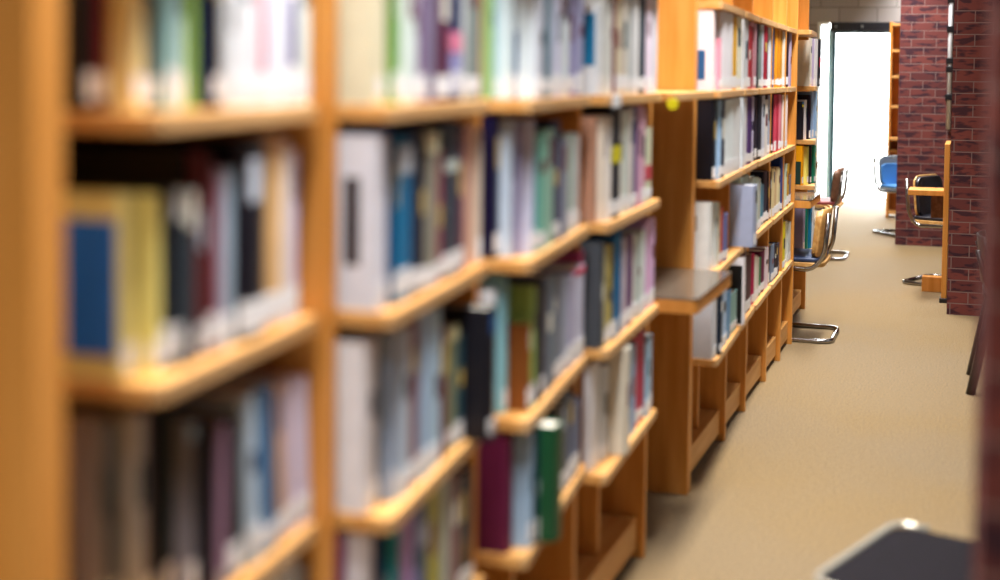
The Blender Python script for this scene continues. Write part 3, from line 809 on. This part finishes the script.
  (7.944, 0.06, -0.897, 0.212, (32, 24, 48), {'band': [(0.86, 0.93, (232, 212, 60), 1), (0.93, 1, (44, 124, 176), 1)]}),
  (8.0048, 0.05, -0.8873, 0.223, (230, 226, 230), {}),
  (8.0556, 0.06, -0.8707, 0.25, (28, 28, 68), {}),
  (8.1164, 0.08, -0.8606, 0.268, (168, 196, 232), {}),
  (8.1972, 0.08, -0.8523, 0.268, (168, 200, 232), {}),
 ]),
 (21, 'S3', 0.79, [
  (7.944, 0.06, -0.8918, 0.221, (240, 168, 36), {'pic': ((12, 68, 56), 0.0, 0.6, 0.0, 1)}),
  (8.0048, 0.06, -0.871, 0.214, (230, 224, 140), {}),
  (8.0656, 0.06, -0.861, 0.217, (22, 32, 76), {}),
  (8.1264, 0.08, -0.8452, 0.215, (24, 148, 120), {}),
 ]),
 (21, 'S4', 0.42, [
  (7.944, 0.08, -0.8788, 0.261, (180, 176, 208), {}),
  (8.0248, 0.06, -0.8657, 0.261, (28, 148, 128), {}),
  (8.0856, 0.06, -0.8556, 0.256, (28, 144, 196), {}),
  (8.1464, 0.08, -0.8453, 0.24, (216, 220, 220), {}),
 ]),
]
for bay, s, z, row in ROWS:
    Yn, Yf, Xn, Xf = BAY[bay]
    ang = 0.0
    rng = random.Random(bay * 31 + int(s[1]))
    for i, (y, t, fx, h, hx, k) in enumerate(row):
        size = 'tall ' if h > .25 else ('short ' if h < .175 else '')
        thick = 'thick ' if t > .05 else ('thin ' if t < .02 else '')
        lean = 'leaning ' if k.get('lean') else ''
        lab = '%s%s%s book, %s in the %s, %s' % (lean or size, '' if lean else thick, cname(hx), ORD[i], SHN[s], BAYN[bay])
        depth = min(.185 + rng.random() * .03, fx - XB - .012)
        if bay == 21: depth = .17
        book(y, t, fx, h, hx, k, z, ang, GAIN[s], depth, lab, 'books in the ' + SHN[s] + ' of the ' + BAYN[bay], rng)

# ------------------------------------------------------------------ chairs
def pad(name, w, d, z0, z1, mat, parent, r=.05, bevel=.01):
    m = MB(); m.prism(rounded([(-d / 2, -w / 2), (d / 2, -w / 2), (d / 2, w / 2), (-d / 2, w / 2)], r, 6), z0, z1)
    return m.build(name, mat, parent, bevel, seg=3)
def curved_back(name, w, z0, z1, th, off, mat, parent, r=.05, bow=.03, inset=0):
    """an upright rounded panel bowed about the vertical, leaning back with height"""
    nu, nv = 12, 10; m = MB(); grid = []
    for side in (0, 1):
        for j in range(nv + 1):
            for i in range(nu + 1):
                u = -1 + 2 * i / nu; v = j / nv
                zc = z0 + (z1 - z0) * v
                e = min(v, 1 - v) * (z1 - z0)
                wid = w / 2 - (r - math.sqrt(max(0, r * r - (r - e) ** 2)) if e < r else 0)
                yy = wid * u
                lean = .10 * (zc - .40)
                x = .20 + off + lean + bow * (1 - u * u) - bow + (th if side else 0)
                grid.append((x, yy, zc))
    W = nu + 1; H = (nv + 1) * W; fs = []
    for side in (0, 1):
        for j in range(nv):
            for i in range(nu):
                a = side * H + j * W + i; fs.append((a, a + 1, a + W + 1, a + W))
    for i in range(nu):
        fs.append((i, i + 1, H + i + 1, H + i)); a = nv * W + i; fs.append((a, a + 1, H + a + 1, H + a))
    for j in range(nv):
        a = j * W; fs.append((a, a + W, H + a + W, H + a)); a += nu; fs.append((a, a + W, H + a + W, H + a))
    m.add(grid, fs)
    return m.build(name, mat, parent, .004, smooth=True)
def cantilever(label, loc, rz, seat_mat, back_mat, shell, group='cantilever library chairs', back_shell=None, pad_top=.69):
    """faces local -x; one chrome tube bent from the floor sled to the top of the back"""
    t = thing('cantilever_chair', label, 'chair', loc, rz, group)
    R_ = .0125; w = .225
    m = MB()
    side = lambda s: [(.27, 0, R_), (.27, s * w, R_), (-.24, s * w, R_), (-.26, s * w, .405), (.17, s * w, .385), (.229, s * w, .47), (.246, s * w, .685)]
    for s in (-1, 1): m.tube(fillet(side(s), .07, 7), R_, 10)
    m.build('chrome_frame', CHROME, t, smooth=True)
    pad('seat_shell', .435, .455, .40, .422, shell, t, .06, .004)
    pad('seat_pad', .415, .43, .422, .446, seat_mat, t, .06, .010)
    curved_back('back_shell', .42, .43, .70, .014, .0, back_shell or shell, t, .06)
    curved_back('back_pad', .40, .445, pad_top, .022, -.020, back_mat, t, .05)
    return t
cantilever('cantilever chair with plywood back and navy seat at the far reading ledge', (-.945, 7.665, 0), 0, VINYL_NAVY, PLY, PLY)
cantilever('distant cantilever chair with dark wooden back and red seat, before the door', (-1.175, 11.12, 0), 0, VINYL_RED, PLY_BROWN, PLY, back_shell=PLY_BROWN)
cc = cantilever('cantilever chair with black padded back behind the wooden desk', (-.10, 9.95, 0), math.radians(180 - 22), VINYL_BLACK, VINYL_BLACK, PLY)
cc.scale = (1, 1, 1.05)
cantilever('cantilever chair with light blue back in front of the glass door', (-.50, 12.98, 0), math.radians(180 - 50), VINYL_BLUE, VINYL_BLUE, GREY_METAL, pad_top=.63)
fc = cantilever('blurred dark seat of a chair low in the right foreground', (.008, 2.79, 0), math.radians(-18), VINYL_DARK, VINYL_DARK, PLY)

m = MB(); m.tube(fillet([(-.10, -.222, .442), (-.222, -.222, .442), (-.222, .222, .442), (-.15, .222, .442)], .06, 6), .0085, 8)  # tube added on this chair alone to give a pale rim and glint
o = m.build('rim_glint_trim', plain('pale_metal_trim', lin((214, 208, 190)), .25, .6), fc, smooth=True); o['label'] = 'pale trim added for the rim glint'
# black stacking chair half hidden by the near brick pier
t = thing('stacking_chair', 'black stacking chair with splayed legs behind the near brick pier', 'chair', (.27, 6.7, 0), math.pi)
for sx, sy in ((-1, -1), (-1, 1), (1, -1), (1, 1)):
    m = MB(); m.tube([(sx * .25, sy * .22, 0), (sx * .17, sy * .19, .43)], .02, 8); m.build('leg', BLACK_METAL, t, smooth=True)
pad('seat', .44, .42, .43, .45, BLACK_METAL, t, .06, .006)
curved_back('backrest', .44, .48, .695, .012, .0, BLACK_METAL, t, .06)
for s in (-1, 1):
    m = MB(); m.tube(fillet([(.16, s * .19, .43), (.20, s * .19, .50), (.235, s * .19, .64)], .04), .011, 8); m.build('back_post', BLACK_METAL, t, smooth=True)

# wooden study desk against the middle pier
t = thing('study_desk', 'wooden study desk with upright side panel beside the brick pier', 'desk', (-.14, 9.12, 0))
m = MB(); m.box(-.02, .012, 0, .52, .02, .99); m.build('side_panel', WOOD, t, .003)
m = MB(); m.box(-.235, -.02, .05, .3, .66, .695); m.build('desktop', WOOD, t, .004)
m = MB(); m.box(-.03, .02, -.03, .06, 0, .028); m.build('foot', BLACK_METAL, t, .004)
m = MB(); m.box(-.10, -.02, .27, .29, .50, .66); m.build('modesty_panel', PLY_BROWN, t, .002)
m = MB(); m.box(-.15, -.02, .42, .50, .0, .10); m.build('foot_rail', WOOD, t, .004)

# unidentified white strip on the far pier, drawn as an added tube
t = thing('white_strip', 'white vertical strip with dark breaks on the far brick pier', 'strip_tube', (-.19, 12.13, 0))
m = MB(); m.tube([(0, 0, .98), (0, 0, CEIL_Z)], .017, 12); m.build('strip_tube', STICKER, t, smooth=True)
for zz in (1.22, 1.45, 1.52, 1.78, 2.02):
    m = MB(); m.box(-.03, .03, -.024, .03, zz, zz + .05); m.build('dark_break', BLACK_METAL, t, .003)

# bookcase by the door
t = thing('bookcase', 'narrow orange bookcase standing right of the glass door', 'bookcase', (-.6, 14.5, 0))
for x in (-.205, .18):
    m = MB(); m.box(x, x + .025, 0, .3, 0, 1.96); m.build('upright', WOOD, t, .002)
for zz in (.04, .36, .66, .78, 1.10, 1.40, 1.66, 1.92):
    m = MB(); m.box(-.18, .18, .01 if zz != .78 else -.06, .3, zz, zz + .025); m.build('shelf', [WOOD_SHELF], t, .002)
m = MB(); m.box(-.18, .18, .285, .3, .06, 1.94); m.build('back_panel', WOOD, t)

# ------------------------------------------------------------------ light
def area(name, loc, sx, sy, power, col=(1, .96, .9), rot=(0, 0, 0)):
    l = bpy.data.lights.new(name, 'AREA'); l.shape = 'RECTANGLE'; l.size = sx; l.size_y = sy; l.energy = power; l.color = col
    o = bpy.data.objects.new(name, l); COL.objects.link(o); o.location = loc; o.rotation_euler = rot; return o
for y in (-.6, 1.8, 4.2, 6.6, 9.0, 11.4, 13.8, 15.6):  # last one added near the end wall to brighten it
    l = area('ceiling_lamp_or_fill', (-.58, y, CEIL_Z - .03), .22, 1.5, LAMP, (1, .985, .97)); l.data.spread = math.radians(SPREAD)
for y in (2, 7, 12):
    area('ceiling_lamp_or_fill', (2.6, y, CEIL_Z - .03), 1.2, 2.4, FILL, (.72, .84, 1))  # unseen cool fill added to tint and lift the shadows
w = bpy.data.worlds.new('sky'); S.world = w; w.use_nodes = True
bg = w.node_tree.nodes['Background']; bg.inputs['Color'].default_value = (.95, .98, 1, 1); bg.inputs['Strength'].default_value = SKY

# ------------------------------------------------------------------ camera
F = 1400.; PITCH = math.radians(2.7); ROLL = math.radians(.6); YH = 75.
yaw = math.atan(472 / F / math.cos(PITCH))
fwd = Vector((-math.sin(yaw) * math.cos(PITCH), math.cos(yaw) * math.cos(PITCH), -math.sin(PITCH)))
rt = Vector((math.cos(yaw), math.sin(yaw), 0)); up = rt.cross(fwd)
R2 = rt * math.cos(ROLL) + up * math.sin(ROLL); U2 = up * math.cos(ROLL) - rt * math.sin(ROLL)
cam = bpy.data.cameras.new('camera'); co = bpy.data.objects.new('camera', cam); COL.objects.link(co)
co.matrix_world = Matrix(((R2.x, U2.x, -fwd.x, 0), (R2.y, U2.y, -fwd.y, 0), (R2.z, U2.z, -fwd.z, 1.39), (0, 0, 0, 1)))
cam.sensor_width = 36; cam.sensor_fit = 'HORIZONTAL'; cam.lens = 36 * F / 1000
cam.shift_y = -((YH + F * math.tan(PITCH)) - 290) / -1000.
cam.clip_start = .05; cam.clip_end = 200
cam.dof.use_dof = True; cam.dof.focus_distance = 7.9; cam.dof.aperture_fstop = FSTOP
S.camera = co
S.view_settings.view_transform = 'Standard'; S.view_settings.look = 'None'; S.view_settings.gamma = 1
S.view_settings.use_curve_mapping = False; S.view_settings.exposure = EXPO
